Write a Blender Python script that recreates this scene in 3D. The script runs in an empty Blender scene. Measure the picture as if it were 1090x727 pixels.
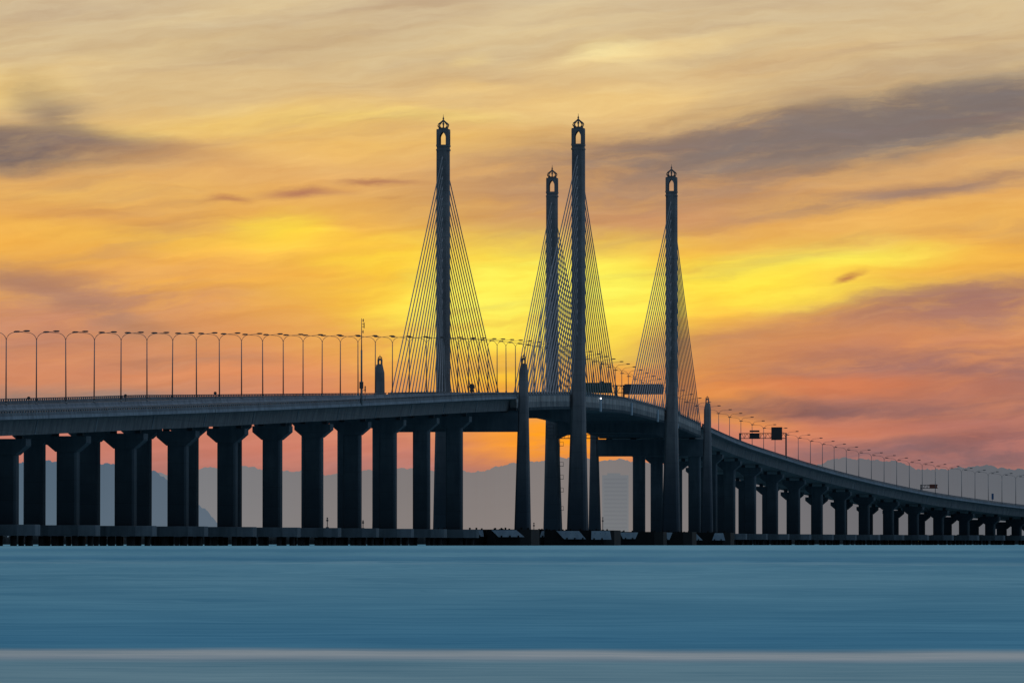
import bpy, math, random
from mathutils import Vector
random.seed(7)
S = bpy.context.scene
COL = S.collection
F = 7466.0          # focal length in photo pixels (1090 wide)
EYE = 0.3           # camera height above the water
PI = math.pi

# ------------------------------------------------------------------ helpers
def lin(c):
    return tuple((v/255/12.92 if v/255 <= .04045 else ((v/255+.055)/1.055)**2.4) for v in c)

class MB:
    def __init__(s, origin=(0, 0, 0)): s.v = []; s.f = []; s.o = Vector(origin)
    def add(s, vs, fs):
        n = len(s.v); s.v += [tuple(Vector(v)-s.o) for v in vs]; s.f += [tuple(i+n for i in f) for f in fs]
    def hexa(s, p):      # 8 points, bottom 4 then top 4
        s.add(p, [(3,2,1,0),(4,5,6,7),(0,1,5,4),(1,2,6,5),(2,3,7,6),(3,0,4,7)])
    def obox(s, c, ax, ay, az):
        c, ax, ay, az = map(Vector, (c, ax, ay, az))
        s.hexa([c-ax-ay-az, c+ax-ay-az, c+ax+ay-az, c-ax+ay-az, c-ax-ay+az, c+ax-ay+az, c+ax+ay+az, c-ax+ay+az])
    def box(s, x0, x1, y0, y1, z0, z1):
        s.hexa([(x0,y0,z0),(x1,y0,z0),(x1,y1,z0),(x0,y1,z0),(x0,y0,z1),(x1,y0,z1),(x1,y1,z1),(x0,y1,z1)])
    def tube(s, pts, r, n=8, r1=None):
        pts = [Vector(p) for p in pts]; m = len(pts); vs = []; fs = []
        for i, p in enumerate(pts):
            t = (pts[min(i+1, m-1)]-pts[max(i-1, 0)]).normalized()
            a = Vector((0, 0, 1)) if abs(t.z) < .9 else Vector((1, 0, 0))
            u = t.cross(a).normalized(); w = t.cross(u)
            rr = r[i] if isinstance(r, tuple) else r if r1 is None else r+(r1-r)*i/(m-1)
            for k in range(n):
                g = 2*PI*k/n; vs.append(p+u*rr*math.cos(g)+w*rr*math.sin(g))
        for i in range(m-1):
            for k in range(n):
                k2 = (k+1) % n; fs.append((i*n+k, i*n+k2, (i+1)*n+k2, (i+1)*n+k))
        fs.append(tuple(range(n))[::-1]); fs.append(tuple((m-1)*n+k for k in range(n)))
        s.add(vs, fs)
    def loft(s, rings):
        n = len(rings[0]); vs = [p for r in rings for p in r]; fs = []
        for i in range(len(rings)-1):
            for k in range(n):
                k2 = (k+1) % n; fs.append((i*n+k, i*n+k2, (i+1)*n+k2, (i+1)*n+k))
        fs.append(tuple(range(n))[::-1]); fs.append(tuple((len(rings)-1)*n+k for k in range(n)))
        s.add(vs, fs)
    def ball(s, c, r, n=8):
        rings = []
        for i in range(1, n):
            a = PI*i/n; rings.append([(c[0]+r*math.sin(a)*math.cos(2*PI*k/n), c[1]+r*math.sin(a)*math.sin(2*PI*k/n), c[2]-r*math.cos(a)) for k in range(n)])
        s.loft(rings)
    def build(s, name, mat, parent=None, smooth=False, loc=None):
        me = bpy.data.meshes.new(name); me.from_pydata(s.v, [], s.f); me.update()
        me.materials.append(mat)
        if smooth:
            for p in me.polygons: p.use_smooth = True
        o = bpy.data.objects.new(name, me); COL.objects.link(o)
        if parent: o.parent = parent
        if loc is not None: o.location = loc
        return o

def tag(o, label=None, cat=None, group=None, kind=None):
    if label: o['label'] = label
    if cat: o['category'] = cat
    if group: o['group'] = group
    if kind: o['kind'] = kind
    return o
def empty(name, loc, rz=0):
    o = bpy.data.objects.new(name, None); COL.objects.link(o); o.location = loc; o.rotation_euler = (0, 0, rz)
    o.empty_display_size = 1; return o
def kids(o): return [c for c in COL.objects if c.parent is o]
def copy_tree(o, tree=None, parent=None):
    c = o.copy(); COL.objects.link(c); c.parent = parent
    for ch in tree[o.name]: copy_tree(ch, tree, c)
    return c
def tree_of(o):
    d = {}
    def w(x):
        d[x.name] = kids(x)
        for y in d[x.name]: w(y)
    w(o); return d

# ------------------------------------------------------------------ materials
class NT:
    def __init__(s, tree): s.t = tree; s.n = tree.nodes; s.l = tree.links
    def node(s, typ, **kw):
        n = s.n.new(typ)
        for k, v in kw.items():
            if k == 'inp':
                for a, b in v.items(): s.put(n.inputs[a], b)
            else: setattr(n, k, v)
        return n
    def put(s, sock, v):
        if hasattr(v, 'is_output'): s.l.new(v, sock)
        else: sock.default_value = v
    def math(s, op, a, b=0.0, c=0.0, clamp=False):
        n = s.n.new('ShaderNodeMath'); n.operation = op; n.use_clamp = clamp
        s.put(n.inputs[0], a); s.put(n.inputs[1], b)
        if op in ('MULTIPLY_ADD',): s.put(n.inputs[2], c)
        return n.outputs[0]
    def mix(s, f, a, b, mode='MIX'):
        n = s.n.new('ShaderNodeMixRGB'); n.blend_type = mode
        s.put(n.inputs[0], f)
        for k, v in ((1, a), (2, b)):
            if isinstance(v, tuple) and len(v) == 3: v = (*v, 1)
            s.put(n.inputs[k], v)
        return n.outputs[0]
    def smooth(s, v, a, b, c=0.0, d=1.0):
        n = s.n.new('ShaderNodeMapRange'); n.interpolation_type = 'SMOOTHSTEP'
        for i, x in enumerate((v, a, b, c, d)): s.put(n.inputs[i], x)
        return n.outputs[0]
    def comb(s, x, y, z=0.0):
        n = s.n.new('ShaderNodeCombineXYZ'); s.put(n.inputs[0], x); s.put(n.inputs[1], y); s.put(n.inputs[2], z); return n.outputs[0]
    def noise(s, vec, scale=1.0, detail=4.0, rough=.5, dist=0.0):
        n = s.n.new('ShaderNodeTexNoise'); s.put(n.inputs['Vector'], vec); n.inputs['Scale'].default_value = scale
        n.inputs['Detail'].default_value = detail; n.inputs['Roughness'].default_value = rough; n.inputs['Distortion'].default_value = dist
        return n.outputs['Fac']
    def ramp(s, f, stops):
        n = s.n.new('ShaderNodeValToRGB'); s.put(n.inputs[0], f); r = n.color_ramp
        while len(r.elements) > 1: r.elements.remove(r.elements[-1])
        r.elements[0].position = stops[0][0]; r.elements[0].color = (*stops[0][1], 1)
        for p, c in stops[1:]:
            e = r.elements.new(p); e.color = (*c, 1)
        return n.outputs[0]

def new_mat(name):
    m = bpy.data.materials.new(name); m.use_nodes = True; m.node_tree.nodes.clear()
    return m, NT(m.node_tree)

def concrete(name, lo, hi, streak=.5, rough=.85, low_tone=None):
    m, t = new_mat(name)
    g = t.node('ShaderNodeNewGeometry').outputs['Position']
    mp = t.node('ShaderNodeMapping', inp={0: g}); mp.inputs['Scale'].default_value = (.8, .8, .12)
    a = t.noise(mp.outputs[0], 1.1, 6, .62)
    b = t.noise(g, .13, 4, .6)
    f = t.math('ADD', t.math('MULTIPLY', a, streak), t.math('MULTIPLY', b, 1-streak))
    f = t.smooth(f, .3, .7)
    c = t.mix(f, lo, hi)
    if low_tone:  # blends to a darker, bluer tone towards the foot
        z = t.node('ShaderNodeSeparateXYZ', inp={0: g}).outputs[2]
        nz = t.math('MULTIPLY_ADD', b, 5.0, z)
        k = t.smooth(nz, low_tone[1], low_tone[2])
        c = t.mix(k, low_tone[0], c)
    zz = t.node('ShaderNodeSeparateXYZ', inp={0: g}).outputs[2]
    fr = t.math('FRACT', t.math('DIVIDE', zz, 3.7)); ln = t.math('MULTIPLY', t.math('LESS_THAN', fr, .035), .35)
    c = t.mix(ln, c, t.mix(1.0, c, (.45,.45,.45), 'MULTIPLY'))
    cell = t.noise(t.comb(0.0, 0.0, t.math('FLOOR', t.math('DIVIDE', zz, 3.7))), 3.1, 0)
    c = t.mix(1.0, c, t.comb(*[t.math('MULTIPLY_ADD', cell, .5, .75)]*3), 'MULTIPLY')
    p = t.node('ShaderNodeBsdfPrincipled', inp={'Base Color': c, 'Roughness': rough})
    p.inputs['Specular IOR Level'].default_value = .25
    bp = t.node('ShaderNodeBump', inp={'Height': a, 'Strength': .25, 'Distance': .05}); t.l.new(bp.outputs[0], p.inputs['Normal'])
    o = t.node('ShaderNodeOutputMaterial'); t.l.new(p.outputs[0], o.inputs[0])
    return m
def paint(name, c, rough=.5, metal=0.0, var=.15):
    m, t = new_mat(name)
    g = t.node('ShaderNodeNewGeometry').outputs['Position']
    n = t.noise(g, 1.7, 4, .6)
    col = t.mix(n, tuple(v*(1-var) for v in c), tuple(min(1, v*(1+var)) for v in c))
    p = t.node('ShaderNodeBsdfPrincipled', inp={'Base Color': col, 'Roughness': rough, 'Metallic': metal})
    o = t.node('ShaderNodeOutputMaterial'); t.l.new(p.outputs[0], o.inputs[0]); return m
def emis(name, c, s):
    m, t = new_mat(name)
    e = t.node('ShaderNodeEmission', inp={0: (*c, 1), 1: s}); o = t.node('ShaderNodeOutputMaterial'); t.l.new(e.outputs[0], o.inputs[0]); return m

M_PIER = concrete('pier_concrete', (.034,.050,.066), (.072,.092,.11), low_tone=((.016,.027,.037), 6, 26))
M_CAP = concrete('pile_cap_concrete', (.05,.066,.08), (.10,.125,.15))
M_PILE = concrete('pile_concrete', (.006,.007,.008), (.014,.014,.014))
M_DECK = concrete('deck_concrete', (.105,.125,.155), (.225,.25,.29), streak=.7)
M_WEB = concrete('girder_concrete', (.06,.065,.075), (.13,.13,.14), streak=.85)
M_MAIN = concrete('fascia_concrete', (.07,.075,.085), (.32,.31,.31), streak=.9)
M_TOWER = concrete('pylon_concrete', (.10,.10,.112), (.19,.185,.195), low_tone=((.022,.036,.052), 6, 46))
M_CABLE = paint('cable_sheath', (.21,.20,.215), .5)
M_STEEL = paint('galvanised_steel', (.16,.16,.17), .55, .3)
M_HEAD = paint('lamp_housing', (.07,.07,.075), .5)
M_PARA = concrete('parapet_concrete', (.07,.08,.095), (.15,.165,.19), streak=.7)
M_ASPH = paint('asphalt', (.05,.05,.052), .9)
M_DARK = paint('dark_metal', (.05,.05,.055), .6)
M_GREEN = paint('green_sign_face', (.02,.075,.06), .5)
M_SLATE = paint('slate_sign_back', (.07,.08,.10), .5)
M_VMS = paint('black_sign_panel', (.03,.03,.035), .5)
M_RED = paint('brown_red_sign_face', (.16,.035,.02), .5)
M_BLUE = paint('blue_sign_face', (.02,.09,.22), .5)
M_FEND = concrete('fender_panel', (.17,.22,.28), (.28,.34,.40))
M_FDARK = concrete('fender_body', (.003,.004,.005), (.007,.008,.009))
M_PINK = paint('worn_orange_paint', (.35,.2,.18), .7)

# ------------------------------------------------------------------ alignment of the bridge
PTS = [(-106.6,1069.5),(-98.5,1109.2),(-90.6,1148.5),(-83.1,1187.4),(-75.5,1226.2),(-68.2,1265.0),(-60.9,1304.3),(-53.9,1343.4),(-47.1,1382.4),(-40.4,1421.4),
       (-33.9,1460.3),(-27.4,1499.8),(-20.7,1539.0),(-13.6,1578.0),(-.3,1685.0),(27.2,1910.0),(39.9,2017.0),(45.4,2057.7),(51.4,2097.4),(58.1,2137.1),
       (65.8,2176.5),(74.1,2215.6),(82.7,2254.8),(91.7,2293.9),(101.2,2332.9),(111.0,2371.7),(121.3,2410.5),(132.1,2449.1),(143.2,2487.6),(154.8,2526.0),
       (166.8,2564.2),(179.2,2602.3),(192.2,2640.2),(205.6,2678.0),(219.6,2715.5),(234.2,2752.8)]
SA, ST1, ST2, SB = 13, 14, 15, 16       # indices: near anchor pier, near pylons, far pylons, far anchor pier
def cr(i, t):
    P = lambda k: Vector(PTS[k]) if 0 <= k < len(PTS) else (2*Vector(PTS[0])-Vector(PTS[1]) if k < 0 else 2*Vector(PTS[-1])-Vector(PTS[-2]))
    p0, p1, p2, p3 = P(i-1), P(i), P(i+1), P(i+2)
    d = lambda a, b: max((a-b).length**.5, 1e-4)       # centripetal
    t0 = 0; t1 = d(p0, p1); t2 = t1+d(p1, p2); t3 = t2+d(p2, p3); u = t1+(t2-t1)*t
    A1 = p0*(t1-u)/(t1-t0)+p1*(u-t0)/(t1-t0); A2 = p1*(t2-u)/(t2-t1)+p2*(u-t1)/(t2-t1); A3 = p2*(t3-u)/(t3-t2)+p3*(u-t2)/(t3-t2)
    B1 = A1*(t2-u)/(t2-t0)+A2*(u-t0)/(t2-t0); B2 = A2*(t3-u)/(t3-t1)+A3*(u-t1)/(t3-t1)
    return B1*(t2-u)/(t2-t1)+B2*(u-t1)/(t2-t1)
SAMP = []; NODE_S = []; acc = 0; last = None
for i in range(len(PTS)-1):
    for k in range(20):
        p = cr(i, k/20)
        if last is not None: acc += (p-last).length
        if k == 0: NODE_S.append(acc)
        SAMP.append((acc, p)); last = p
p = Vector(PTS[-1]); acc += (p-last).length; NODE_S.append(acc); SAMP.append((acc, p))
import bisect
KEY = [a for a, _ in SAMP]
def cpos(s):
    i = min(max(bisect.bisect_right(KEY, s)-1, 0), len(KEY)-2)
    t = (s-KEY[i])/(KEY[i+1]-KEY[i]); return SAMP[i][1].lerp(SAMP[i+1][1], t) if 0 <= t <= 1 else SAMP[i][1]+(SAMP[i+1][1]-SAMP[i][1])*t
def frame(s):
    p = cpos(s); d = (cpos(s+4)-cpos(s-4)).normalized(); return p, d, Vector((d.y, -d.x))
ZT = [(1000,18.0),(1070,19.9),(1161,22.3),(1278,25.5),(1380,28.4),(1499,31.9),(1564,33.75),(1640,35.6),(1698,36.8),(1808,37.9),(1921,36.95),(2027,34.4),(2069,32.9),
      (2175,28.9),(2237,26.2),(2335,22.3),(2455,17.9),(2572,14.8),(2700,12.2),(2800,10.6)]
def zlin(y):
    for a, b in zip(ZT, ZT[1:]):
        if y <= b[0]: return a[1]+(b[1]-a[1])*(y-a[0])/(b[0]-a[0])
    return ZT[-1][1]
def ztop(y): return EYE+sum(zlin(y+k*9)*w for k, w in zip(range(-4, 5), (1,3,6,9,10,9,6,3,1)))/48
def zdeck(s, off=0):       # road level
    y = cpos(s).y
    sup = .045*max(0, min(1, (1560-y)/230))
    return ztop(y)-.95+sup*(15-off)
def pt(s, off, dz): # point relative to the deck
    p, d, n = frame(s); return Vector((p.x+n.x*off, p.y+n.y*off, zdeck(s, off)+dz))
def pa(s, off, z):  # absolute height
    p, d, n = frame(s); return Vector((p.x+n.x*off, p.y+n.y*off, z))
def solve(x, off=0, lo=None, hi=None):
    lo = NODE_S[0] if lo is None else lo; hi = NODE_S[-1] if hi is None else hi
    for _ in range(50):
        m = (lo+hi)/2; q = pa(m, off, 0)
        if 545+F*q.x/q.y < x: lo = m
        else: hi = m
    return m
def sweep(mb, prof, s0, s1, step=5.0):
    n = max(1, round((s1-s0)/step)); rings = []
    for i in range(n+1):
        s = s0+(s1-s0)*i/n; p, d, nn = frame(s)
        rings.append([(p.x+nn.x*o, p.y+nn.y*o, zdeck(s, o)+z) for o, z in prof])
    mb.loft(rings)

# ------------------------------------------------------------------ the bridge
s_mid = NODE_S[ST1]; ORG = pa(s_mid, 0, 0)
bridge = empty('cable_stayed_bridge', ORG)
tag(bridge, 'long concrete cable-stayed road bridge with four pylons curving over the sea', 'bridge')
def mb(): return MB(ORG)
HW = 15.0
BOX = [(HW,0),(HW,-.55),(13.3,-.78),(12.8,-3.25),(3.0,-3.25),(2.5,-.78),(-2.5,-.78),(-3.0,-3.25),(-12.8,-3.25),(-13.3,-.78),(-HW,-.55),(-HW,0)]
for i in list(range(0, SA))+list(range(SB, len(PTS)-1)):
    m = mb(); g = .12; sweep(m, BOX, NODE_S[i]+g, NODE_S[i+1]-g)
    gd = m.build('deck_girder', M_WEB, bridge)
    for sd in (-1, 1):
        jm = mb(); e = .14 if sd > 0 else .14; q = NODE_S[i]
        a = [(13.31,-.8,-1),(13.43,-.8,-1),(13.43,-.8,1),(13.31,-.8,1),(12.81,-3.2,-1),(12.93,-3.2,-1),(12.93,-3.2,1),(12.81,-3.2,1)]
        jm.hexa([pt(q+k*e, sd*o, z) for o, z, k in a]); jm.build('joint_cover', M_DECK, gd)
    # slab edge band
    for sd in (-1, 1):
        m = mb(); sweep(m, [(sd*(HW+.12), .03), (sd*(HW+.12), -.52), (sd*(HW+.003), -.52), (sd*(HW+.003), .03)][::sd], NODE_S[i]+g, NODE_S[i+1]-g)
        m.build('deck_edge', M_DECK, bridge)
# main span deck between the anchor piers
s0, s1 = NODE_S[SA]+.15, NODE_S[SB]-.15
m = mb()
E = 14.6
sweep(m, [(E,0),(E,-2.55),(E-1.3,-2.55),(E-1.5,-.5),(-E+1.5,-.5),(-E+1.3,-2.55),(-E,-2.55),(-E,0)], s0, s1)
m.build('main_deck', M_MAIN, bridge)
s = s0+.6; cnt = 0; m2 = mb()
while s < s1:
    p, d, n = frame(s); c = pa(s, 0, zdeck(s)-2.25); m = m2 if cnt >= 100 else mb(); cnt += 1
    m.obox(c, Vector((n.x, n.y, 0))*(E+.05), Vector((d.x, d.y, 0))*.42, (0, 0, .95)); s += 2.5
    if m is not m2: m.build('cross_beam', M_PIER, bridge)
tag(m2.build('cross_beams', M_PIER, bridge), kind='stuff')
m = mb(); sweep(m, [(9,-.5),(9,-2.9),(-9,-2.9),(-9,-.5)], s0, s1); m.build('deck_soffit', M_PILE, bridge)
# road surface, median, parapets
a0, a1 = NODE_S[0], NODE_S[-1]
for sd in (-1, 1):
    m = mb(); sweep(m, [(sd*.6, .004), (sd*13.9, .004), (sd*13.9, .05), (sd*.6, .05)][::-sd], a0, a1)
    m.build('road_surface', M_ASPH, bridge)
m = mb(); sweep(m, [(.45,0),(.2,.35),(.12,.85),(-.12,.85),(-.2,.35),(-.45,0)], a0, a1); m.build('median_barrier', M_DECK, bridge)
for sd in (-1, 1):
    m = mb()
    for (q0, q1, e) in ((a0, NODE_S[SA]-.15, HW), (s0, s1, E), (NODE_S[SB]+.15, a1, HW)):
        sweep(m, [(sd*e, .0), (sd*(e-.32), .0), (sd*(e-.24), .52), (sd*(e-.02), .52)][::-sd], q0, q1)
        sweep(m, [(sd*e, .8), (sd*(e-.22), .8), (sd*(e-.22), .95), (sd*e, .95)][::-sd], q0, q1)
        s = q0+.5
        while s < q1:
            p, d, n = frame(s); c = pt(s, sd*(e-.12), .66); m.obox(c, Vector((n.x, n.y, 0))*.09, Vector((d.x, d.y, 0))*.22, (0, 0, .15)); s += 1.6
    m.build('parapet', M_PARA, bridge)

# pylons ------------------------------------------------------------
def ring(c, d, n, w, dp, z, ch=.3):
    ch = min(ch, w*.4, dp*.4); out = []
    for a, b in ((w-ch, -dp), (w, -dp+ch), (w, dp-ch), (w-ch, dp), (-w+ch, dp), (-w, dp-ch), (-w, -dp+ch), (-w+ch, -dp)):
        out.append((c.x+n.x*a+d.x*b, c.y+n.y*a+d.y*b, z))
    return out
def lantern_mb(c, d, n, z0, w, h):
    """open square lantern with a pointed arch on each side, standing on z0"""
    m = mb(); D = Vector((d.x, d.y, 0)); N = Vector((n.x, n.y, 0)); C = Vector((c.x, c.y, 0)); t = w*.17
    m.obox(C+Vector((0,0,z0+.06*h)), N*(w*1.04), D*(w*1.04), (0,0,.06*h))
    ow = w*.5                      # half width of the opening
    za, zs, zp, ze = z0+.12*h, z0+.55*h, z0+.9*h, z0+h
    for A, B in ((N, D), (D, N)):
        for sg in (-1, 1):
            off = B*(sg*(w-t/2))
            inner = w if A is N else w-t
            for q in (-1, 1):       # jambs
                m.obox(C+off+A*q*(ow+inner)/2+Vector((0,0,(za+zs)/2)), A*(inner-ow)/2, B*(t/2), (0,0,(zs-za)/2))
            K = 6
            for q in (-1, 1):       # pointed arch head
                for k in range(K):
                    u0, u1 = k/K, (k+1)/K
                    f = lambda u: ow*math.cos(u*PI/2*.999)**.8
                    z_0, z_1 = zs+(zp-zs)*u0, zs+(zp-zs)*u1
                    x0, x1 = f(u0), f(u1)
                    P = lambda x, z, b: C+off+A*(q*x)+B*(b*t/2)+Vector((0,0,z))
                    m.hexa([P(x0,z_0,-1),P(inner,z_0,-1),P(inner,z_0,1),P(x0,z_0,1),P(x1,z_1,-1),P(inner,z_1,-1),P(inner,z_1,1),P(x1,z_1,1)])
            m.obox(C+off+Vector((0,0,(zp+ze)/2)), A*inner, B*(t/2), (0,0,(ze-zp)/2))
    m.obox(C+Vector((0,0,ze+.03*h)), N*(w*.98), D*(w*.98), (0,0,.03*h))
    return m, ze+.06*h
def crown_mb(c, d, n, z, w, h):
    m = mb(); C = Vector((c.x, c.y, 0))
    m.loft([[ (C.x+math.cos(2*PI*k/8+PI/8)*r, C.y+math.sin(2*PI*k/8+PI/8)*r, zz) for k in range(8)] for r, zz in ((w*.95, z), (w*.85, z+h*.14))])
    z += h*.14; prof = [(0,.66),(.12,.86),(.3,.93),(.45,.86),(.6,.62),(.75,.36),(.88,.14),(1,.06)]
    for k in range(8):
        a = 2*PI*k/8+.12+math.atan2(n.y, n.x)
        m.tube([(C.x+math.cos(a)*w*r, C.y+math.sin(a)*w*r, z+u*h*.72) for u, r in prof], w*.115, 5)
    m.tube([(C.x, C.y, z), (C.x, C.y, z+h*1.0)], w*.09, 6)
    m.tube([(C.x, C.y, z+h*1.0), (C.x, C.y, z+h*1.25)], w*.05, 5, w*.02)
    m.ball((C.x, C.y, z+h*.36), w*.2, 6)
    m.ball((C.x, C.y, z+h*.86), w*.16, 6)
    return m
TW = 16.35
def pylon(si, sd, label):
    s = NODE_S[si]; p, d, n = frame(s); c = pa(s, sd*TW, 0)
    m = mb(); lv = [(-1.5,2.45,3.2),(3,2.35,3.0),(32,1.62,2.3),(36,1.55,2.1),(60,1.52,1.85),(94.6,1.5,1.6)]
    m.loft([ring(c-Vector((n.x, n.y, 0))*sd*(w-1.68)*.25, d, n, w, dp, z+EYE, .55) for z, w, dp in lv])
    m.loft([ring(c, d, n, w, w+.03, z+EYE, .3) for z, w in ((94.55,1.6),(94.9,1.6),(95.0,1.46),(95.5,1.46))])
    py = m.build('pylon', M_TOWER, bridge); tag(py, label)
    lm, zt = lantern_mb(c, d, n, 95.5+EYE, 1.5, 4.0); lm.build('lantern', M_TOWER, py)
    crown_mb(c, d, n, zt, 1.38, 2.6).build('crown', M_DARK, py)
    for q in (-1, 1):
        for i in range(18):
            zi = 93.2-2.45*i+EYE; di = 100-5.55*i
            dep = 1.62+(94.6-zi)/60*.3
            a = c+Vector((d.x, d.y, 0))*q*(dep-.25); a.z = zi
            ss = s+q*di; b = pa(ss, sd*15.1, zdeck(ss, sd*15)+.3)
            mm = mb(); dr = (b-a).normalized()
            mm.tube([a, a+dr*1.7, a+dr*1.75, b-dr*1.5, b-dr*1.45, b], (.2,.2,.125,.125,.18,.18), 6); mm.build('stay_cable', M_CABLE, py, True)
    return py
P_A = pylon(ST1, -1, 'near left pylon seen clear above the left approach')
P_C = pylon(ST1, 1, 'near right pylon, tallest in front of the deck edge')
P_B = pylon(ST2, -1, 'far left pylon partly crossed by the near pylon cables')
P_D = pylon(ST2, 1, 'far right pylon at the right end of the cables')
for si in (ST1, ST2):
    s = NODE_S[si]; p, d, n = frame(s); N = Vector((n.x, n.y, 0)); D = Vector((d.x, d.y, 0)); c = pa(s, 0, 0)
    m = mb(); rings = []
    for b in (-1.6, 1.6):
        r = []
        for o, z in ((-15.2,32.9),(15.2,32.9),(15.2,28.4),(12.5,29.6),(8,30.2),(-8,30.2),(-12.5,29.6),(-15.2,28.4)):
            q = c+N*o+D*b; r.append((q.x, q.y, z+EYE))
        rings.append(r)
    m.loft(rings); m.build('crossbeam', M_PIER, bridge)
# anchor piers ------------------------------------------------------
for si in (SA, SB):
    s = NODE_S[si]; p, d, n = frame(s); N = Vector((n.x, n.y, 0)); D = Vector((d.x, d.y, 0))
    zb = zdeck(s)-3.55
    for sd in (-1, 1):
        c = pa(s, sd*TW, 0); m = mb()
        lv = [(-1.5,1.72,2.2),(3,1.65,2.1),(30,1.08,1.3),(34,1.0,1.15),(38.6,.96,1.0),(40.4,.66,.68)]
        m.loft([ring(c-N*sd*(w-1.1)*.3, d, n, w, dp, z+EYE, .4) for z, w, dp in lv])
        leg = m.build('anchor_pier_leg', M_TOWER, bridge)
        lm, zt = lantern_mb(c, d, n, 40.4+EYE, .5, 1.2); lm.build('lantern', M_TOWER, leg)
        crown_mb(c, d, n, zt, .5, .75).build('crown', M_DARK, leg)
    m = mb(); c = pa(s, 0, 0); zl = 25.2+EYE
    m.obox(Vector((c.x, c.y, (zb+zl)/2)), N*15.3, D*1.7, (0,0,(zb-zl)/2))
    cb = m.build('crossbeam', M_PIER, bridge)
    for o in (-12,-5,5,12): m = mb(); m.obox(Vector((c.x, c.y, zb+.15))+N*o, N*.8, D*.8, (0,0,.2)); m.build('bearing', M_PILE, cb)
# approach piers ----------------------------------------------------
pile = None
def approach_pier(i, off):
    global pile
    s = NODE_S[i]; p, d, n = frame(s); N = Vector((n.x, n.y, 0)); D = Vector((d.x, d.y, 0)); c = pa(s, off, 0)
    zt = zdeck(s, off)-3.25-.9; zc = 3.2+EYE
    m = mb(); m.loft([ring(c, d, n, 1.74, 1.3, z, .32) for z in (zc-.2, zt-2.5)])
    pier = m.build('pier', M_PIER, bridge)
    m = mb()
    poly = [(3.6,0),(3.6,-1.15),(1.8,-2.65),(-1.8,-2.65),(-3.6,-1.15),(-3.6,0)]
    m.loft([[tuple(c+N*a+D*b+Vector((0,0,zt+z))) for a, z in poly] for b in (-1.65, 1.65)])
    m.build('hammerhead', M_PIER, pier)
    for a in (-2.2, 2.2):
        m = mb(); m.obox(c+N*a+Vector((0,0,zt+.45)), N*.5, D*.6, (0,0,.46)); m.build('bearing', M_PIER, pier)
    m = mb(); r = []
    for a, b in ((2.6,-3.4),(5.2,-1.6),(5.2,1.6),(2.6,3.4),(-2.6,3.4),(-5.2,1.6),(-5.2,-1.6),(-2.6,-3.4)):
        r.append((a, b))
    m.loft([[tuple(c+N*a*k+D*b*k+Vector((0,0,z))) for a, b in r] for z, k in ((1.4+EYE,1),(3.12+EYE,1),(3.2+EYE,.985))])
    m.build('pile_cap', M_CAP, pier)
    for a, b in ((-3.9,0),(-1.8,-2.3),(1.8,-2.3),(3.9,0),(1.8,2.3),(-1.8,2.3)):
        if pile is None:
            q = MB(); q.tube([(0,0,-3),(0,0,2.2)], .5, 10); pile = q.build('pile', M_PILE, pier, True); o = pile
        else:
            o = pile.copy(); COL.objects.link(o); o.parent = pier
        o.location = c+N*a+D*b-ORG
for i in list(range(0, SA))+list(range(SB+1, len(PTS)-1)):
    for off in (-8.2, 8.2): approach_pier(i, off)

# small fittings on the bridge --------------------------------------
for x in (639.5, 672.5, 700.3, 721.5):
    s = solve(x, 14.8); p, d, n = frame(s); m = mb()
    z1 = -.2 if x < 720 else -2.2
    c = pt(s, 14.78, (z1-3.4)/2); m.obox(c, Vector((n.x,n.y,0))*.16, Vector((d.x,d.y,0))*1.2, (0,0,(z1+3.4)/2))
    dp = m.build('drain_pipe', M_FEND, bridge)
s = solve(639.3, 15.1); m = mb(); m.ball(tuple(pt(s, 15.15, -.15)), .17, 8)
m.build('lit_lamp', emis('white_lamp_glow', (.9,.95,1.0), 6), bridge)
# maintenance platform hung below the main span by the far left pylon
m = mb(); s = NODE_S[ST2]-12
def seg(a, b, r=.09): m.tube([a, b], r, 5)
for dz in (28.6, 29.6):
    for ds in (-1, 1): seg(pa(s+ds, -16.5, dz+EYE), pa(s+ds, 2, dz+EYE), .1)
for k in range(19):
    o = -16.5+k; seg(pa(s-1, o, 28.6+EYE), pa(s-1, o, 29.6+EYE), .05)
for o in (-16.5, -14.6):
    for ds in (-1, 1): seg(pa(s+ds, o, 28.6+EYE), pa(s+ds, o, 32.4+EYE), .09)
for dz in (30.5, 31.4, 32.4):
    seg(pa(s-1, -16.5, dz+EYE), pa(s-1, -14.6, dz+EYE)); seg(pa(s+1, -16.5, dz+EYE), pa(s+1, -14.6, dz+EYE))
m.build('inspection_platform', M_DARK, bridge)
# access ladder with landings on the inner side of the far left pylon leg
m = mb(); s = NODE_S[ST2]-2.2
for z in range(9, 30, 1):
    f = 1-(z/32); w = 14.05+f*0.15
    seg(pa(s, -w, z), pa(s, -w, z+1), .05); seg(pa(s+.5, -w, z), pa(s+.5, -w, z+1), .05); seg(pa(s, -w, z), pa(s+.5, -w, z), .04)
for z in (9.5, 14.5, 18, 21.5, 27):
    c = pa(s+.3, -13.6, z); p, d, n = frame(s); m.obox(c, Vector((n.x,n.y,0))*.55, Vector((d.x,d.y,0))*.5, (0,0,.06))
    for o in (-13.05,): seg(pa(s, o, z), pa(s, o, z+1.1), .05); seg(pa(s, o, z+1.1), pa(s, -14, z+1.1), .05)
m.build('access_ladder', M_DARK, bridge)

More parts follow.
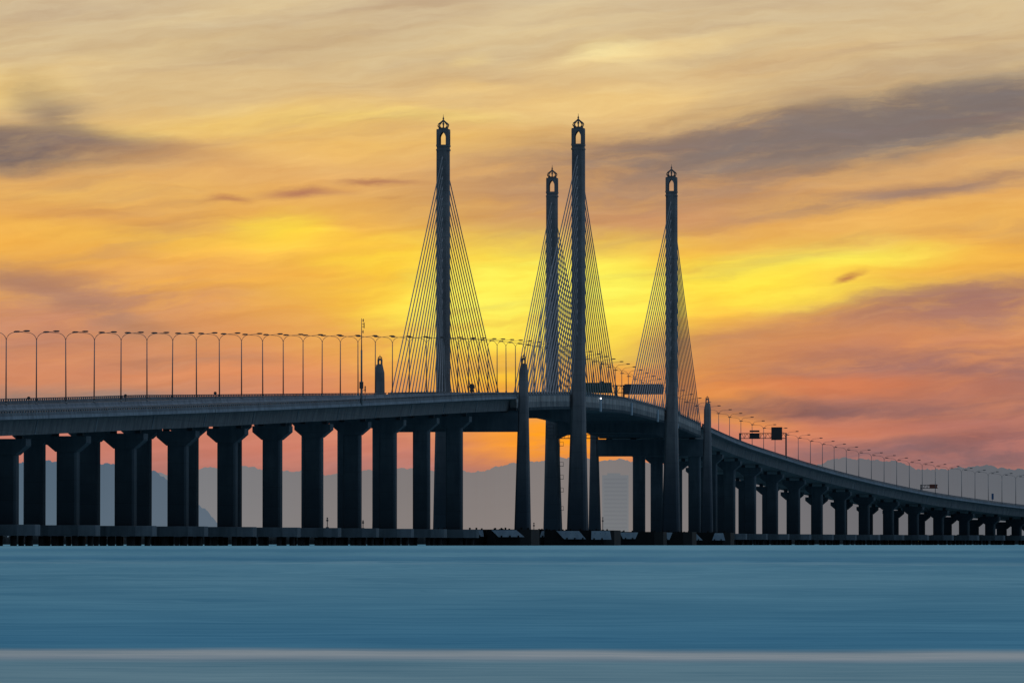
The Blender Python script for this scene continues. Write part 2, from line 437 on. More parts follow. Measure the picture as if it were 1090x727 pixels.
# ------------------------------------------------------------------ fenders round the pylon feet
def fender(name_label, cx_s, off, w, dep, panels, zt=3.6):
    s = cx_s; p, d, n = frame(s); N = Vector((n.x,n.y,0)); D = Vector((d.x,d.y,0)); c = pa(s, off, 0)
    r = empty('pier_fender', c); tag(r, name_label, 'fender', 'concrete fenders round the pylon feet')
    m = MB(c); ch = 2.2
    poly = [(w-ch,-dep),(w,-dep+ch),(w,dep-ch),(w-ch,dep),(-w+ch,dep),(-w,dep-ch),(-w,-dep+ch),(-w+ch,-dep)]
    m.loft([[tuple(c+N*a*k+D*b*k+Vector((0,0,z))) for a, b in poly] for z, k in ((-1,1),(zt,1))])
    rr = random.Random(int(w*100))
    for k in range(12):
        a = rr.uniform(-w+1, w-1); h = rr.uniform(.1, .45); m.obox(c+N*a+D*rr.uniform(-dep+1, 0)+Vector((0,0,zt+h/2)), N*.18, D*.18, (0,0,h/2))
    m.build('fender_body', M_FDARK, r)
    for a0, a1, b0, b1, lo in panels:       # trapezoid facing slabs: top a0..a1, bottom b0..b1
        m = MB(c); y0 = -dep-.25
        P = lambda a, y, z: c+N*a+D*y+Vector((0,0,z))
        m.hexa([P(b0,y0-.5,lo),P(b1,y0-.5,lo),P(b1,y0-.2,lo),P(b0,y0-.2,lo),P(a0,y0,zt-.15),P(a1,y0,zt-.15),P(a1,y0+.3,zt-.15),P(a0,y0+.3,zt-.15)])
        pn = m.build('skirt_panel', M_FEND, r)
        k = a0+.9
        while k < a1-.4:
            m = MB(c); m.tube([P(k, y0-.16, zt-.85), P(k, y0+.05, zt-.85)], .15, 6); m.build('bolt', M_FDARK, pn); k += 1.25
        k = b0+.7
        while k < b1-.4:
            m = MB(c); m.obox(P(k, y0-.5, lo+.12), N*.18, D*.1, (0,0,.22)); m.build('bracket', M_FDARK, pn); k += 1.9
    return r
sN, sT, sU, sF = (NODE_S[k] for k in (SA, ST1, ST2, SB))
fender('dark low fender with one long pale slab, left of the near right anchor leg', sN, 2.2, 6.4, 7.5, [(-5.6,-2.8,-6.0,-.9,2.2),(2.1,6.1,2.9,6.4,2.0)])
fender('wide dark fender with slanted pale slab round the near right anchor leg', sN-1, 14.2, 5.0, 8.5, [(-3.6,2.0,-1.9,3.9,1.9)])
fender('dark fender with pale slabs at the foot of the near right pylon', sT-2, 17.6, 8.4, 9.5, [(-5.2,.2,-3.3,1.9,1.5),(3.2,7.6,3.2,8.0,1.4)])
fender('small dark fender with one narrow pale slab between the near anchor leg and pylon', sT+6, 8.4, 3.2, 6, [(-.9,.9,-1.3,1.3,2.0)])
fender('dark fender under the left row column between the near and far right pylons', sU-30, 10.5, 7.0, 7, [(-4.5,.5,-3.5,-.2,1.7)])
fender('dark fender with left-pointing pale slab at the foot of the far right pylon', sU-4, 16.4, 6.5, 8.5, [(-3.9,1.4,-4.6,.6,1.5)])
fender('rightmost dark fender with jagged pale slabs round the far right anchor leg', sF-6, 14.8, 9.3, 8, [(-7.0,-3.4,-7.0,-4.0,1.4),(-2.4,-.4,-2.2,1.6,1.4),(5.0,7.4,4.3,8.0,1.4)])

# ------------------------------------------------------------------ street lamps
def lamp_proto():
    r = empty('street_lamp', (0,0,0)); h = 12.4
    m = MB(); m.tube([(0,0,0),(0,0,.5)], .2, 8); m.tube([(0,0,.3),(0,0,h-1.5)], .13, 8, .085); m.build('pole', M_STEEL, r, True)
    for sg in (-1, 1):
        m = MB(); pts = [(0,0,h-1.7)]
        for k in range(9):
            a = PI/2*k/8; pts.append((sg*1.55*(1-math.cos(a)), 0, h-1.5+1.45*math.sin(a)))
        pts.append((sg*3.3, 0, h+.12)); m.tube(pts, .06, 6, .045); arm = m.build('arm', M_STEEL, r, True)
        m = MB(); x = sg*3.55
        m.loft([[(x-.55,-.1,h+.08),(x-.55,.1,h+.08),(x-.55,.1,h+.2),(x-.55,-.1,h+.2)],[(x-.2,-.2,h+.0),(x-.2,.2,h+.0),(x-.2,.17,h+.3),(x-.2,-.17,h+.3)],
                [(x+.35,-.19,h+.03),(x+.35,.19,h+.03),(x+.35,.15,h+.29),(x+.35,-.15,h+.29)],[(x+.58,-.08,h+.12),(x+.58,.08,h+.12),(x+.58,.08,h+.22),(x+.58,-.08,h+.22)]])
        m.build('lamp_head', M_HEAD, r)
    return r
ORD = ['first','second','third','fourth','fifth','sixth','seventh','eighth','ninth','tenth','eleventh','twelfth','thirteenth','fourteenth','fifteenth','sixteenth',
       'seventeenth','eighteenth','nineteenth','twentieth']
def ordw(k):
    if k < 20: return ORD[k]
    tens = ['twenty','thirty','forty','fifty'][(k+1)//10-2]; u = (k+1) % 10
    return (tens[:-1]+'ieth') if u == 0 else tens+'-'+ORD[u-1]
proto = lamp_proto(); TR = tree_of(proto); spots = []
for i in range(0, len(PTS)-1):
    L = NODE_S[i+1]-NODE_S[i]; nn = max(2, 2*round(L/40))
    for k in range(nn): spots.append(NODE_S[i]+L*(k+.5)/nn)
first = True; left = []; mid = []; right = []
for s in spots:
    q = pt(s, 0, .85); x = 545+F*q.x/q.y
    if x < -35 or x > 1125: continue
    (left if x < 384 else mid if x < 757 else right).append((s, q, x))
for grp, txt in ((left, '{} twin-arm street lamp from the left edge, on the left approach'),
                 (mid, '{} twin-arm street lamp right of the tall mast, on the cable-stayed deck'),
                 (right, '{} twin-arm street lamp right of the far right anchor leg, on the descending approach')):
    k = 0
    for s, q, x in grp:
        o = proto if first else copy_tree(proto, TR); first = False
        p, d, n = frame(s); o.location = q-Vector((0,0,.15)); o.rotation_euler = (random.uniform(-.006,.006), random.uniform(-.007,.007), math.atan2(n.y, n.x)+random.uniform(-.08,.08))
        if x < 0 or x > 1090: tag(o, 'twin-arm street lamp whose arm just reaches in at the '+('left' if x < 0 else 'right')+' edge', 'street lamp', 'twin-arm street lamps along the median')
        else:
            tag(o, txt.format(ordw(k)), 'street lamp', 'twin-arm street lamps along the median'); k += 1

# ------------------------------------------------------------------ masts, gantries, signs
def mast(s, off, h, label, box=True):
    b = pt(s, off, .3); r = empty('antenna_mast', b); tag(r, label, 'mast')
    m = MB(); m.tube([(0,0,-.6),(0,0,h*.25)], .22, 8); m.tube([(0,0,h*.25),(0,0,h*.62)], .17, 8); m.tube([(0,0,h*.62),(0,0,h)], .11, 8, .05); m.build('pole', M_STEEL, r, True)
    m = MB()
    for z, a in ((.975,.35),(.93,.5),(.9,.5),(.84,.3)):
        m.tube([(0,0,h*z),(a,0,h*z)], .05, 5); m.box(a-.09, a+.09, -.08, .08, h*z-.3, h*z+.3)
    m.build('antenna', M_DARK, r)
    if box:
        m = MB(); m.box(-.42,.36,-.35,.35,h*.16,h*.24); m.build('cabinet', M_DARK, r)
        m = MB(); m.tube([(.1,0,h*.13),(.75,0,h*.15)], .05, 5); m.box(.6,.85,-.15,.15,h*.12,h*.19); m.tube([(.72,0,h*.02),(.72,0,h*.13)], .05, 5); m.build('side_bracket', M_DARK, r)
    return r
mast(solve(384.8, 15.2), 15.2, 16.6, 'tall slim antenna mast rising above the lamps at the near parapet left of the cables')
mast(NODE_S[SB]-2, -14.2, 21.5, 'tall dark mast seen through the cables above the green sign', False)

def truss_gantry(name_label, s, o0, o1, z0, z1, posts, cat='sign gantry'):
    c = pt(s, (o0+o1)/2, 0); r = empty('sign_gantry', c); tag(r, name_label, cat); p, d, n = frame(s)
    m = MB(c)
    for z in (z0, z1):
        for ds in (-.4, .4): m.tube([pa(s+ds, o0, z), pa(s+ds, o1, z)], .12, 6)
    k = 0; st = (z1-z0)*1.1; cnt = max(2, round((o1-o0)/st))
    for k in range(cnt):
        a = o0+(o1-o0)*k/cnt; b = o0+(o1-o0)*(k+1)/cnt
        m.tube([pa(s-.4, a, z0), pa(s-.4, (a+b)/2, z1)], .06, 5); m.tube([pa(s-.4, (a+b)/2, z1), pa(s-.4, b, z0)], .06, 5)
        m.tube([pa(s+.4, a, z0), pa(s+.4, a, z1)], .06, 5)
    m.build('truss', M_DARK, r)
    for o in posts:
        m = MB(c); m.tube([pt(s, o, 0), pa(s, o, z1+.15)], .25, 8); m.build('post', M_DARK, r, True)
    return r, c
def panel(r, c, s, o0, o1, z0, z1, mat, name='sign_panel', label=None, ds=-.75):
    p, d, n = frame(s); N = Vector((n.x,n.y,0)); D = Vector((d.x,d.y,0)); m = MB(c)
    q = pa(s+ds, (o0+o1)/2, (z0+z1)/2); m.obox(q, N*(o1-o0)/2, D*.12, (0,0,(z1-z0)/2))
    for z in (z0+.12, z1-.12): m.obox(pa(s+ds, (o0+o1)/2, z)-D*.15, N*(o1-o0)/2, D*.04, (0,0,.07))
    k = o0+.5
    while k < o1: m.obox(pa(s+ds, k, (z0+z1)/2)-D*-.16, N*.05, D*.05, (0,0,(z1-z0)/2)); k += 1.6
    o = m.build(name, mat, r)
    if label: o['label'] = label
def px2off(x, s):
    p, d, n = frame(s); a = (x-545)/F
    return (a*p.y-p.x)/(n.x-a*n.y)
def pxz(y, s): return EYE+(579-y)*cpos(s).y/F
s = NODE_S[ST2]-6
r, c = truss_gantry('wide sign gantry with green and slate boards behind the near right pylon', s, px2off(600,s), px2off(706,s), pxz(418,s), pxz(410.5,s), (px2off(656,s), px2off(664,s), -14.2))
panel(r, c, s, px2off(618.5,s), px2off(651.5,s), pxz(418.5,s), pxz(407.3,s), M_GREEN, label='dark green direction board')
panel(r, c, s, px2off(665,s), px2off(706.5,s), pxz(420,s), pxz(409,s), M_SLATE, label='dark slate board crossed by pale cables')
panel(r, c, s, px2off(639,s), px2off(643,s), pxz(407.4,s), pxz(405.8,s), M_GREEN, 'sign_tab')
s = solve(787, 0)
r, c = truss_gantry('sign gantry with two black message boards on the descending right approach', s, px2off(787,s), px2off(837,s), pxz(466.6,s), pxz(461.4,s), (px2off(787.5,s), px2off(836.7,s)))
panel(r, c, s, px2off(798.3,s), px2off(809,s), pxz(467.2,s), pxz(461.7,s), M_VMS, 'message_board')
panel(r, c, s, px2off(798.5,s), px2off(808.8,s), pxz(460,s), pxz(458.1,s), M_VMS, 'message_board')
panel(r, c, s, px2off(821.5,s), px2off(833,s), pxz(468.5,s), pxz(454.8,s), M_VMS, 'message_board', 'taller square board')
s = NODE_S[30]
r, c = truss_gantry('small distant gantry carrying a brown-red board on the far right approach', s, px2off(979.8,s), px2off(998,s), pxz(519.4,s), pxz(516,s), (px2off(980.3,s),))
panel(r, c, s, px2off(990,s), px2off(998,s), pxz(519.8,s), pxz(515.3,s), M_RED)
# blue sign on a short post
s = solve(1056.3, 2.5); b = pt(s, 2.5, 0); r = empty('road_sign', b); tag(r, 'small blue upright rectangular sign beside a lamp near the right edge', 'road sign')
zt_ = pxz(525.2, s)-b.z
m = MB(); m.tube([(0,0,0),(0,0,zt_)], .08, 6); m.build('post', M_STEEL, r, True)
m = MB(); m.box(-.35,.45,-.13,-.09,zt_-2.2,zt_); m.build('sign_panel', M_BLUE, r)
# round-headed equipment post in front of the cables
s = solve(502.3, 13.5); b = pt(s, 13.5, 0); r = empty('signal_post', b); tag(r, 'short post with a dark round head at the base of the left pylon cables', 'signal post')
m = MB(); m.tube([(0,0,0),(0,0,1.9)], .09, 6); m.build('post', M_DARK, r, True)
m = MB(); m.tube([(0,-.25,2.45),(0,.25,2.45)], .62, 14); m.box(-.45,.45,-.3,.3,1.2,1.85); m.tube([(.0,0,2.45),(.62,0,2.1)], .18, 6); m.build('signal_head', M_DARK, r)

for x, off, lb in ((30.5, 0, 'tiny marker post left of the second lamp on the left approach'), (133.5, 0, 'tiny marker post right of the fifth lamp from the left edge'), (229, 0, 'tiny marker post just left of the ninth lamp from the left edge')):
    s = solve(x, off); b = pt(s, off, .8); r = empty('marker_post', b); tag(r, lb, 'marker post')
    m = MB(); m.tube([(0,0,0),(0,0,.9)], .06, 5); m.build('post', M_DARK, r)
    m = MB(); m.tube([(0,-.1,1.1),(0,.1,1.1)], .3, 10); m.build('reflector', M_DARK, r)
# navigation beacons on the pile caps and fenders
def beacon(s, off, z, h, label):
    b = pa(s, off, z); r = empty('navigation_beacon', b); tag(r, label, 'beacon', 'small beacons on the footings')
    m = MB(); m.tube([(0,0,0),(0,0,h)], .09, 6); m.box(-.3,.3,-.3,.3,0,.18); m.build('pole', M_DARK, r)
    m = MB(); m.tube([(0,0,h*.72),(0,0,h*.72+.35)], .2, 8); m.tube([(0,0,h),(0,0,h+.25)], .15, 8); m.build('beacon_lantern', M_DARK, r)
beacon(NODE_S[8], px2off(348.5, NODE_S[8]), 3.2+EYE, 1.8, 'tiny beacon pole on the pile cap between the left approach columns')
beacon(NODE_S[10], px2off(386.5, NODE_S[10]), 3.2+EYE, 1.5, 'tiny beacon pole left of the wide column below the left mast')
beacon(sT+1, px2off(568.3, sT+1), 3.0, 2.2, 'tiny beacon pole between the near anchor leg and the next leg')
beacon(sT-4, px2off(641.6, sT-4), 3.6, 2.9, 'forked beacon pole on the fender right of the near right pylon')

# ------------------------------------------------------------------ water, shore, hills
def water_mat():
    m, t = new_mat('sea_water')
    g = t.node('ShaderNodeNewGeometry').outputs['Position']
    sp = t.node('ShaderNodeSeparateXYZ', inp={0: g}); X, Y = sp.outputs[0], sp.outputs[1]
    r = t.math('MAXIMUM', Y, 5.0)
    w0 = t.noise(t.comb(t.math('MULTIPLY', X, .9), t.math('MULTIPLY', Y, .2)), 1.0, 2)
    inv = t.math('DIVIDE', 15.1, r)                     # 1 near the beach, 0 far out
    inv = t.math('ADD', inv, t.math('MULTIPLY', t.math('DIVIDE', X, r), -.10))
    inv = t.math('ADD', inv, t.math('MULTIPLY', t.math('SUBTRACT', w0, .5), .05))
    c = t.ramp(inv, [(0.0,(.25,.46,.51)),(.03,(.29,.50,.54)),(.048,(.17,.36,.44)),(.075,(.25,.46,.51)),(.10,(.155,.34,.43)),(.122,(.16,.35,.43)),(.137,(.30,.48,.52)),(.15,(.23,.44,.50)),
                     (.25,(.225,.43,.49)),(.36,(.20,.41,.48)),(.5,(.165,.375,.46)),(.68,(.135,.345,.45)),(.74,(.14,.35,.45)),(.757,(.32,.44,.47)),(.775,(.68,.62,.55)),(.80,(.74,.66,.58)),  # pale warm stops: sunset sky reflection painted into the water colour
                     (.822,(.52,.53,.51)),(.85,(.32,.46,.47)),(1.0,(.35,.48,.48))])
    lg = t.math('LOGARITHM', r, 2.718)
    a = t.math('DIVIDE', X, r)
    n1 = t.noise(t.comb(t.math('MULTIPLY', a, 9), t.math('MULTIPLY', inv, 75)), 1.0, 5, .6)
    n2 = t.noise(t.comb(t.math('MULTIPLY', a, 60), t.math('MULTIPLY', inv, 210), 3.3), 1.0, 4, .6)
    n3 = t.noise(t.comb(t.math('MULTIPLY', a, 22), t.math('MULTIPLY', inv, 9), 9.1), 1.0, 3, .5)
    v = t.math('ADD', t.math('MULTIPLY', t.math('SUBTRACT', n1, .5), .62), t.math('MULTIPLY', t.math('SUBTRACT', n2, .5), .75))
    v = t.math('ADD', v, t.math('MULTIPLY', t.math('SUBTRACT', n3, .5), .6))
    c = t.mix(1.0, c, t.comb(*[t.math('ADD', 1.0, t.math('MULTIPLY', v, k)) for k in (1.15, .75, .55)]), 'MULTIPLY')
    p = t.node('ShaderNodeBsdfPrincipled', inp={'Base Color': c, 'Roughness': .75})
    p.inputs['Specular IOR Level'].default_value = 0.0
    o = t.node('ShaderNodeOutputMaterial'); t.l.new(p.outputs[0], o.inputs[0]); return m
m = MB(); xs = [-60000,-20000,-5000,-1000,-200,0,200,1000,5000,20000,60000]; ys = [-3000,-300,-20,3,12,40,100,300,1000,3000,10000,30000,90000]
vs = [(x, y, 0) for y in ys for x in xs]; nx = len(xs)
m.add(vs, [(j*nx+i, j*nx+i+1, (j+1)*nx+i+1, (j+1)*nx+i) for j in range(len(ys)-1) for i in range(nx-1)])
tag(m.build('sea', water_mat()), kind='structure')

# low far shore with mangroves
m = MB(); rr = random.Random(3); y0 = 6000
for i in range(1400):
    x = -1500+i*2.2+rr.uniform(-2, 2); h = 7.0+rr.random()*1.3+.8*math.sin(i*.05)*math.sin(i*.013); w = rr.uniform(3, 7); y = y0+rr.uniform(-40, 40)
    m.loft([[(x+w*a*k, y+w*b*k, z) for a, b in ((1,0),(.5,.86),(-.5,.86),(-1,0),(-.5,-.86),(.5,-.86))] for z, k in ((-.5,1.15),(h*.55,1.1),(h*.85,.75),(h,.3))])
o = m.build('mangrove_shore', paint('mangrove_foliage', (.008,.011,.012), 1.0)); tag(o, 'low black line of mangroves along the far shore under the bridge', 'mangroves', kind='stuff')
m = MB(); m.box(-4000, 4000, 6050, 6500, -1, 6.0); tag(m.build('far_shore', M_PILE), kind='structure')

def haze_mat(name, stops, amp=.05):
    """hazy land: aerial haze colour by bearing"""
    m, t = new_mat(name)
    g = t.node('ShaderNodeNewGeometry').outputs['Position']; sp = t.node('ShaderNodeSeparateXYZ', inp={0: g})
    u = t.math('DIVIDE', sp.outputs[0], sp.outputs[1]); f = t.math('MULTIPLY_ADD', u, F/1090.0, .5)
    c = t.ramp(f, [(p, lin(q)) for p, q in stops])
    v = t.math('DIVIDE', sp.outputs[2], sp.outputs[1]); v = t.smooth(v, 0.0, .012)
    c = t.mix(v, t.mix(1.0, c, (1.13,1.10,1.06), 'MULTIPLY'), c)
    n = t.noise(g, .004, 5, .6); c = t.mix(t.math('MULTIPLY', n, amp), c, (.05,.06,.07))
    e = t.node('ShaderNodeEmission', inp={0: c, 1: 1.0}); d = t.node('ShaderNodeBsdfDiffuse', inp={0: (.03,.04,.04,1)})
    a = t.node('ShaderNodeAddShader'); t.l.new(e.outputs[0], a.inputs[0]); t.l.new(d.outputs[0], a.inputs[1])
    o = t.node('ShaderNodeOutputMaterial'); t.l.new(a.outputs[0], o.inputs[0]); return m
def hills(name, prof, dist, mat, seed, rough):
    rr = random.Random(seed); m = MB(); xs = []; x = prof[0][0]
    top = []
    ph = [(rr.uniform(0, 6.28), f) for f in (.11,.19,.37,.71,1.3,2.3)]
    while x <= prof[-1][0]:
        for a, b in zip(prof, prof[1:]):
            if a[0] <= x <= b[0]:
                t = (x-a[0])/(b[0]-a[0]); y = a[1]+(b[1]-a[1])*t; break
        y += sum(math.sin(x*f+p)*rough/(1+f*2.0) for p, f in ph)+rr.uniform(-.25,.25)*rough
        top.append(((x-545)/F*dist, max(.5, (579-y)/F*dist))); x += 1.2
    K = 6; vs = []; fs = []
    for (X, Z) in top:
        for k in range(K+1): vs.append((X*(1-.10*(1-k/K)), dist*(1-.10*(1-k/K)), Z*(k/K)**.8*(1 if k == K else .98)-2*(k == 0)))
        vs.append((X*1.1, dist*1.1, -2))
    n = K+2
    for i in range(len(top)-1):
        for k in range(n-1): fs.append((i*n+k, (i+1)*n+k, (i+1)*n+k+1, i*n+k+1))
    m.add(vs, fs); return tag(m.build(name, mat), kind='structure')
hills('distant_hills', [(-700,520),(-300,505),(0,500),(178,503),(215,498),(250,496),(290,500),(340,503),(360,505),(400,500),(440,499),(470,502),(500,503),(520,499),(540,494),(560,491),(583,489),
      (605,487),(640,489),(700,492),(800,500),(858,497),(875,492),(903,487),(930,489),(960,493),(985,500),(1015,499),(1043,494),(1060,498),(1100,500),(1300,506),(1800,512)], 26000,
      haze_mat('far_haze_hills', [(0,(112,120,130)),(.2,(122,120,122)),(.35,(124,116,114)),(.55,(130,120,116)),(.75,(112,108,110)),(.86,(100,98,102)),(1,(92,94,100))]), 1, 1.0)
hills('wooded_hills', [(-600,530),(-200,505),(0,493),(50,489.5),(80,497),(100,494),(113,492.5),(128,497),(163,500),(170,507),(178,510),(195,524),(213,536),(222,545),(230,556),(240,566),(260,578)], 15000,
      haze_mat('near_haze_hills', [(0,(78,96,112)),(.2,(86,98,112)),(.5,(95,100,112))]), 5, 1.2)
# faint high-rise in the haze
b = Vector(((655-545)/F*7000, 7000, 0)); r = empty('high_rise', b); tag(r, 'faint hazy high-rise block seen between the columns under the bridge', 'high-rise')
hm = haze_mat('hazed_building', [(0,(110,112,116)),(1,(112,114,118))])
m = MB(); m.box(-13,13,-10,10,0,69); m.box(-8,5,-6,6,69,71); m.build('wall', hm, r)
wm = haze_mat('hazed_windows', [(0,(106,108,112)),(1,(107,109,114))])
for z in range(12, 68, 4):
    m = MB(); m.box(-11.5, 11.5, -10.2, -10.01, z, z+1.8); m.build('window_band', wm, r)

# ------------------------------------------------------------------ sky
W = bpy.data.worlds.new('World'); S.world = W; W.use_nodes = True; W.node_tree.nodes.clear(); t = NT(W.node_tree)
SUN_EL, SUN_AZ = math.radians(2.2), math.radians(.6)
sky = t.node('ShaderNodeTexSky'); sky.sky_type = 'NISHITA'; sky.sun_disc = False; sky.sun_elevation = SUN_EL; sky.sun_rotation = SUN_AZ
sky.altitude = 0; sky.air_density = 1.2; sky.dust_density = 2.0; sky.ozone_density = 3.0
D = t.node('ShaderNodeTexCoord').outputs['Generated']; sp = t.node('ShaderNodeSeparateXYZ', inp={0: D}); dx, dy, dz = sp.outputs
hy = t.math('MAXIMUM', dy, .02)
U = t.math('MULTIPLY_ADD', t.math('DIVIDE', dx, hy), F, 545.0)
V = t.math('SUBTRACT', 579.0, t.math('MULTIPLY', t.math('DIVIDE', dz, hy), F))
w1 = t.noise(t.comb(t.math('MULTIPLY', U, 1/240), t.math('MULTIPLY', V, 1/60)), 1.0, 5, .55)
w2 = t.noise(t.comb(t.math('MULTIPLY', U, 1/200), t.math('MULTIPLY', V, 1/50), 5.0), 1.0, 6, .6)
Uw = t.math('MULTIPLY_ADD', t.math('SUBTRACT', w1, .5), 100.0, U)
Vw = t.math('MULTIPLY_ADD', t.math('SUBTRACT', w2, .5), 40.0, V)
c = t.ramp(t.math('DIVIDE', Vw, 579.0), [(p, lin(q)) for p, q in [(0,(210,186,148)),(.1,(214,187,142)),(.2,(224,186,126)),(.35,(228,170,98)),(.45,(242,178,76)),(.52,(248,182,68)),(.6,(232,158,86)),
     (.68,(220,142,94)),(.76,(208,132,102)),(.82,(198,124,108)),(.88,(168,116,110)),(.95,(128,112,112)),(1,(122,120,122))]])
CV = t.comb(Uw, Vw)
tex = t.noise(t.comb(t.math('MULTIPLY', Uw, 1/120), t.math('MULTIPLY', t.math('MULTIPLY_ADD', U, .10, Vw), 1/24), 2.0), 1.0, 7, .6)
BL = [ # x, y, rx, ry, angle, colour, amount
 (60,330,420,90,-4,(190,134,110),.75),(20,300,240,30,8,(158,116,106),.6),(60,370,300,50,0,(200,134,106),.6),
 (130,340,130,22,12,(150,118,106),.65),(40,345,160,30,0,(206,140,108),.5),
 (260,350,200,36,0,(222,152,90),.5),(330,300,260,26,3,(236,170,80),.5),(250,400,260,30,0,(224,142,92),.5),
 (250,130,420,26,-3,(250,210,112),.6),(430,150,320,36,0,(248,198,98),.5),(120,205,380,26,0,(240,188,96),.5),(450,125,200,14,0,(252,222,120),.55),
 (305,245,90,30,0,(255,230,70),1.0),(300,250,180,44,0,(250,200,76),.5),(200,255,260,22,3,(246,196,80),.45),(130,235,200,18,5,(214,154,92),.45),(390,255,120,14,0,(240,180,70),.5),
 (410,280,110,18,-3,(255,226,72),.7),
 (300,25,420,60,0,(212,188,148),.5),(280,45,240,24,-3,(200,170,126),.5),(80,110,300,50,0,(212,186,140),.45),
 (20,95,90,26,-5,(246,208,126),.7),
 (30,156,210,40,2,(126,108,102),1.0),(0,160,160,32,2,(122,106,102),1.0),(52,118,80,46,35,(148,126,108),.7),(170,165,160,22,5,(186,138,98),.5),(70,150,150,24,4,(134,112,104),.6),
 (330,205,70,10,0,(180,120,92),.9),(242,208,42,7,0,(190,128,88),.75),(410,193,55,7,0,(178,118,86),.9),(415,214,26,4,0,(200,140,80),.5),
 (555,315,340,150,0,(255,208,52),.95),(570,285,160,60,0,(255,242,90),1.0),(535,340,200,72,0,(255,240,92),1.0),(490,300,90,30,0,(255,238,90),.8),(500,260,160,30,0,(255,214,70),.6),
 (760,300,240,60,0,(255,206,60),.7),(655,320,110,90,0,(255,244,92),1.0),
 (830,300,220,40,0,(255,238,80),1.0),(900,272,170,28,-3,(255,250,92),.95),(880,310,160,22,-4,(255,240,70),.8),(930,300,280,50,-2,(252,204,66),.6),
 (760,262,160,18,0,(246,190,76),.6),(800,225,260,24,-2,(250,190,80),.6),(650,255,120,30,0,(255,214,70),.7),(1000,285,200,24,-6,(240,176,80),.6),
 (700,355,200,40,0,(252,206,60),.5),(540,420,230,80,0,(250,176,50),.85),(600,470,180,50,0,(255,158,26),.95),(780,410,150,50,-4,(246,160,60),.7),(680,400,160,24,0,(244,156,62),.7),
 (530,400,120,20,0,(255,206,60),.6),(790,445,120,22,10,(252,162,50),.85),
 (690,210,420,84,0,(190,142,108),.75),(760,165,420,70,-4,(158,128,110),.8),(600,225,260,54,0,(200,150,108),.6),(700,235,220,22,0,(206,146,100),.6),
 (960,128,520,70,-9,(130,114,108),.95),(1060,110,260,44,-10,(114,106,108),.75),(820,152,260,38,-5,(132,118,112),.8),(1010,128,250,50,-10,(130,116,110),.8),
 (980,205,280,20,-9,(150,122,112),.75),(1050,165,240,20,-10,(228,176,114),.65),(1010,240,330,36,-6,(240,184,96),.6),
 (650,57,70,18,-4,(255,242,176),1.0),(660,62,150,30,-4,(246,212,146),.6),(740,48,150,12,-9,(246,218,156),.6),(500,62,40,10,-10,(250,222,150),.45),(525,92,90,16,-4,(244,208,134),.5),(600,110,300,40,0,(234,194,130),.45),
 (640,105,160,20,-6,(248,208,128),.5),(800,70,240,20,-10,(232,192,132),.5),(560,85,80,14,0,(206,172,128),.5),
 (900,60,420,50,-8,(216,186,138),.5),(1000,70,300,24,-8,(186,160,130),.55),(850,100,200,16,-8,(190,160,124),.5),
 (907,297,26,7,-22,(180,112,70),.85),
 (1040,330,420,60,-6,(176,124,106),.95),(1040,310,200,26,-6,(158,112,104),.6),(860,360,260,30,0,(222,146,84),.6),(1000,362,220,18,-3,(222,140,92),.5),
 (960,388,360,44,-2,(170,116,102),.9),(1040,405,280,44,-4,(156,110,104),.8),(900,412,260,22,0,(222,128,80),.7),(780,370,140,26,0,(206,136,88),.5),
 (870,437,330,18,0,(124,92,92),.85),(780,432,160,16,0,(150,102,86),.6),(1040,430,300,26,0,(158,108,100),.6),(1030,470,330,44,0,(146,100,98),.9),(1010,455,160,12,-6,(180,112,98),.5),(880,462,220,22,0,(216,130,94),.65),(1000,488,340,24,0,(132,100,102),.9),
 (80,470,330,60,0,(196,124,108),.6),(70,424,300,26,0,(146,126,116),.95),(60,395,320,24,0,(204,134,104),.5),(200,410,200,16,0,(196,134,104),.5),
 (330,440,240,60,0,(216,134,96),.5),(300,470,300,30,0,(206,126,106),.6),(200,385,140,14,0,(176,130,104),.5)]
for i, (x, y, rx, ry, an, colr, al) in enumerate(BL):
    sq = t.node('ShaderNodeVectorMath', operation='MULTIPLY_ADD'); t.l.new(c, sq.inputs[0]); sq.inputs[1].default_value = (1e-6, 1e-6, 0); t.l.new(CV, sq.inputs[2])   # keeps the chain sequential
    mp = t.node('ShaderNodeMapping'); mp.vector_type = 'TEXTURE'; t.l.new(sq.outputs[0], mp.inputs['Vector'])
    mp.inputs['Location'].default_value = (x, y, 0); mp.inputs['Rotation'].default_value = (0, 0, math.radians(an)); mp.inputs['Scale'].default_value = (rx, ry, 1)
    ln = t.node('ShaderNodeVectorMath', operation='LENGTH'); t.l.new(mp.outputs[0], ln.inputs[0])
    k = t.smooth(ln.outputs['Value'], 1.0, 0.0, 0.0, al)
    if ry > 12: k = t.math('MULTIPLY', k, t.smooth(tex, .3, .6, .35 if sum(colr) < 420 and al < .95 else .62, 1.12), clamp=True)
    c = t.mix(k, c, lin(colr))
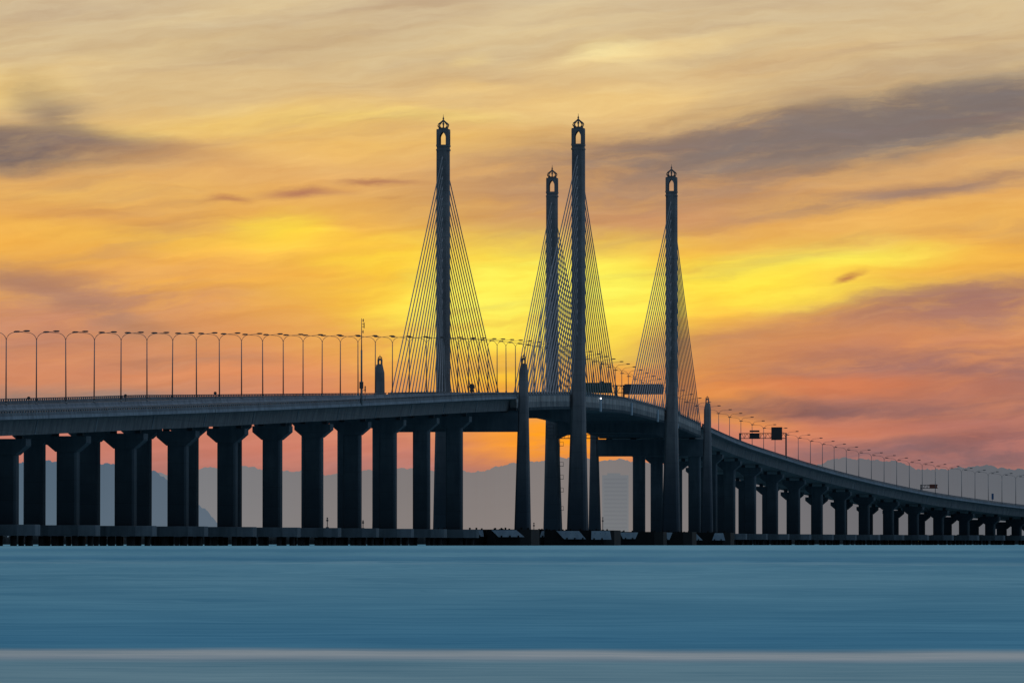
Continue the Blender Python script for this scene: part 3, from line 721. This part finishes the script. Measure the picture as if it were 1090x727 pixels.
# fine streaks
s1_ = t.noise(t.comb(t.math('MULTIPLY', Uw, 1/90), t.math('MULTIPLY', t.math('MULTIPLY_ADD', U, .09, Vw), 1/11), 7.7), 1.0, 6, .6)
s2_ = t.noise(t.comb(t.math('MULTIPLY', Uw, 1/330), t.math('MULTIPLY', t.math('MULTIPLY_ADD', U, .13, Vw), 1/34), 1.7), 1.0, 5, .55)
lit = t.smooth(s2_, .48, .74, 0.0, .42); shd = t.smooth(s2_, .50, .26, 0.0, .5)
c = t.mix(shd, c, t.mix(.55, c, lin((150,112,104))))
c = t.mix(lit, c, t.mix(1.0, c, (1.28,1.30,1.15), 'MULTIPLY'))
k = t.math('MULTIPLY', t.math('SUBTRACT', s1_, .5), .42)
c = t.mix(1.0, c, t.comb(*[t.math('ADD', 1.0, t.math('MULTIPLY', k, g)) for g in (.5, .9, 1.25)]), 'MULTIPLY')
ck = t.node('ShaderNodeBackground', inp={0: c, 1: 1.0})
bg0 = t.node('ShaderNodeBackground', inp={0: sky.outputs[0], 1: .06})
# cool sky fill added overhead and behind the camera, brighter to the right
bl = t.math('ADD', t.math('MULTIPLY', t.smooth(dz, .0, 1.0), .52), t.math('MULTIPLY', t.smooth(dx, .1, 1.0), .36))
bl = t.math('ADD', bl, .025)
bl = t.math('MULTIPLY', bl, t.math('MULTIPLY_ADD', t.noise(D, 3.0, 4), .5, .75))
bg1 = t.node('ShaderNodeBackground', inp={0: (.50,.68,.88,1), 1: bl})
bg = t.node('ShaderNodeAddShader'); t.l.new(bg0.outputs[0], bg.inputs[0]); t.l.new(bg1.outputs[0], bg.inputs[1])
# clouds around the sunset only; the clear evening sky everywhere else
mk = t.math('MULTIPLY', t.smooth(t.math('ABSOLUTE', t.math('DIVIDE', dx, hy)), .16, .40, 1.0, 0.0), t.smooth(dz, .11, .26, 1.0, 0.0))
mk = t.math('MULTIPLY', mk, t.smooth(dy, .3, .6))
ms = t.node('ShaderNodeMixShader'); t.l.new(mk, ms.inputs[0]); t.l.new(bg.outputs[0], ms.inputs[1]); t.l.new(ck.outputs[0], ms.inputs[2])
o = t.node('ShaderNodeOutputWorld'); t.l.new(ms.outputs[0], o.inputs[0])

L = bpy.data.lights.new('sun', 'SUN'); L.energy = .6; L.angle = math.radians(8); L.color = (1.0,.62,.35)
so = bpy.data.objects.new('sun', L); COL.objects.link(so)
dirv = Vector((math.sin(SUN_AZ)*math.cos(SUN_EL), math.cos(SUN_AZ)*math.cos(SUN_EL), math.sin(SUN_EL)))
so.rotation_euler = dirv.to_track_quat('Z', 'Y').to_euler()

cam = bpy.data.cameras.new('camera'); cam.sensor_width = 36; cam.lens = F/1090*36; cam.clip_start = .5; cam.clip_end = 200000
co = bpy.data.objects.new('camera', cam); COL.objects.link(co); co.location = (0, 0, EYE)
co.rotation_euler = (PI/2+math.atan(215.5/F), 0, 0); S.camera = co
S.view_settings.view_transform = 'Standard'; S.view_settings.look = 'None'; S.view_settings.exposure = 0
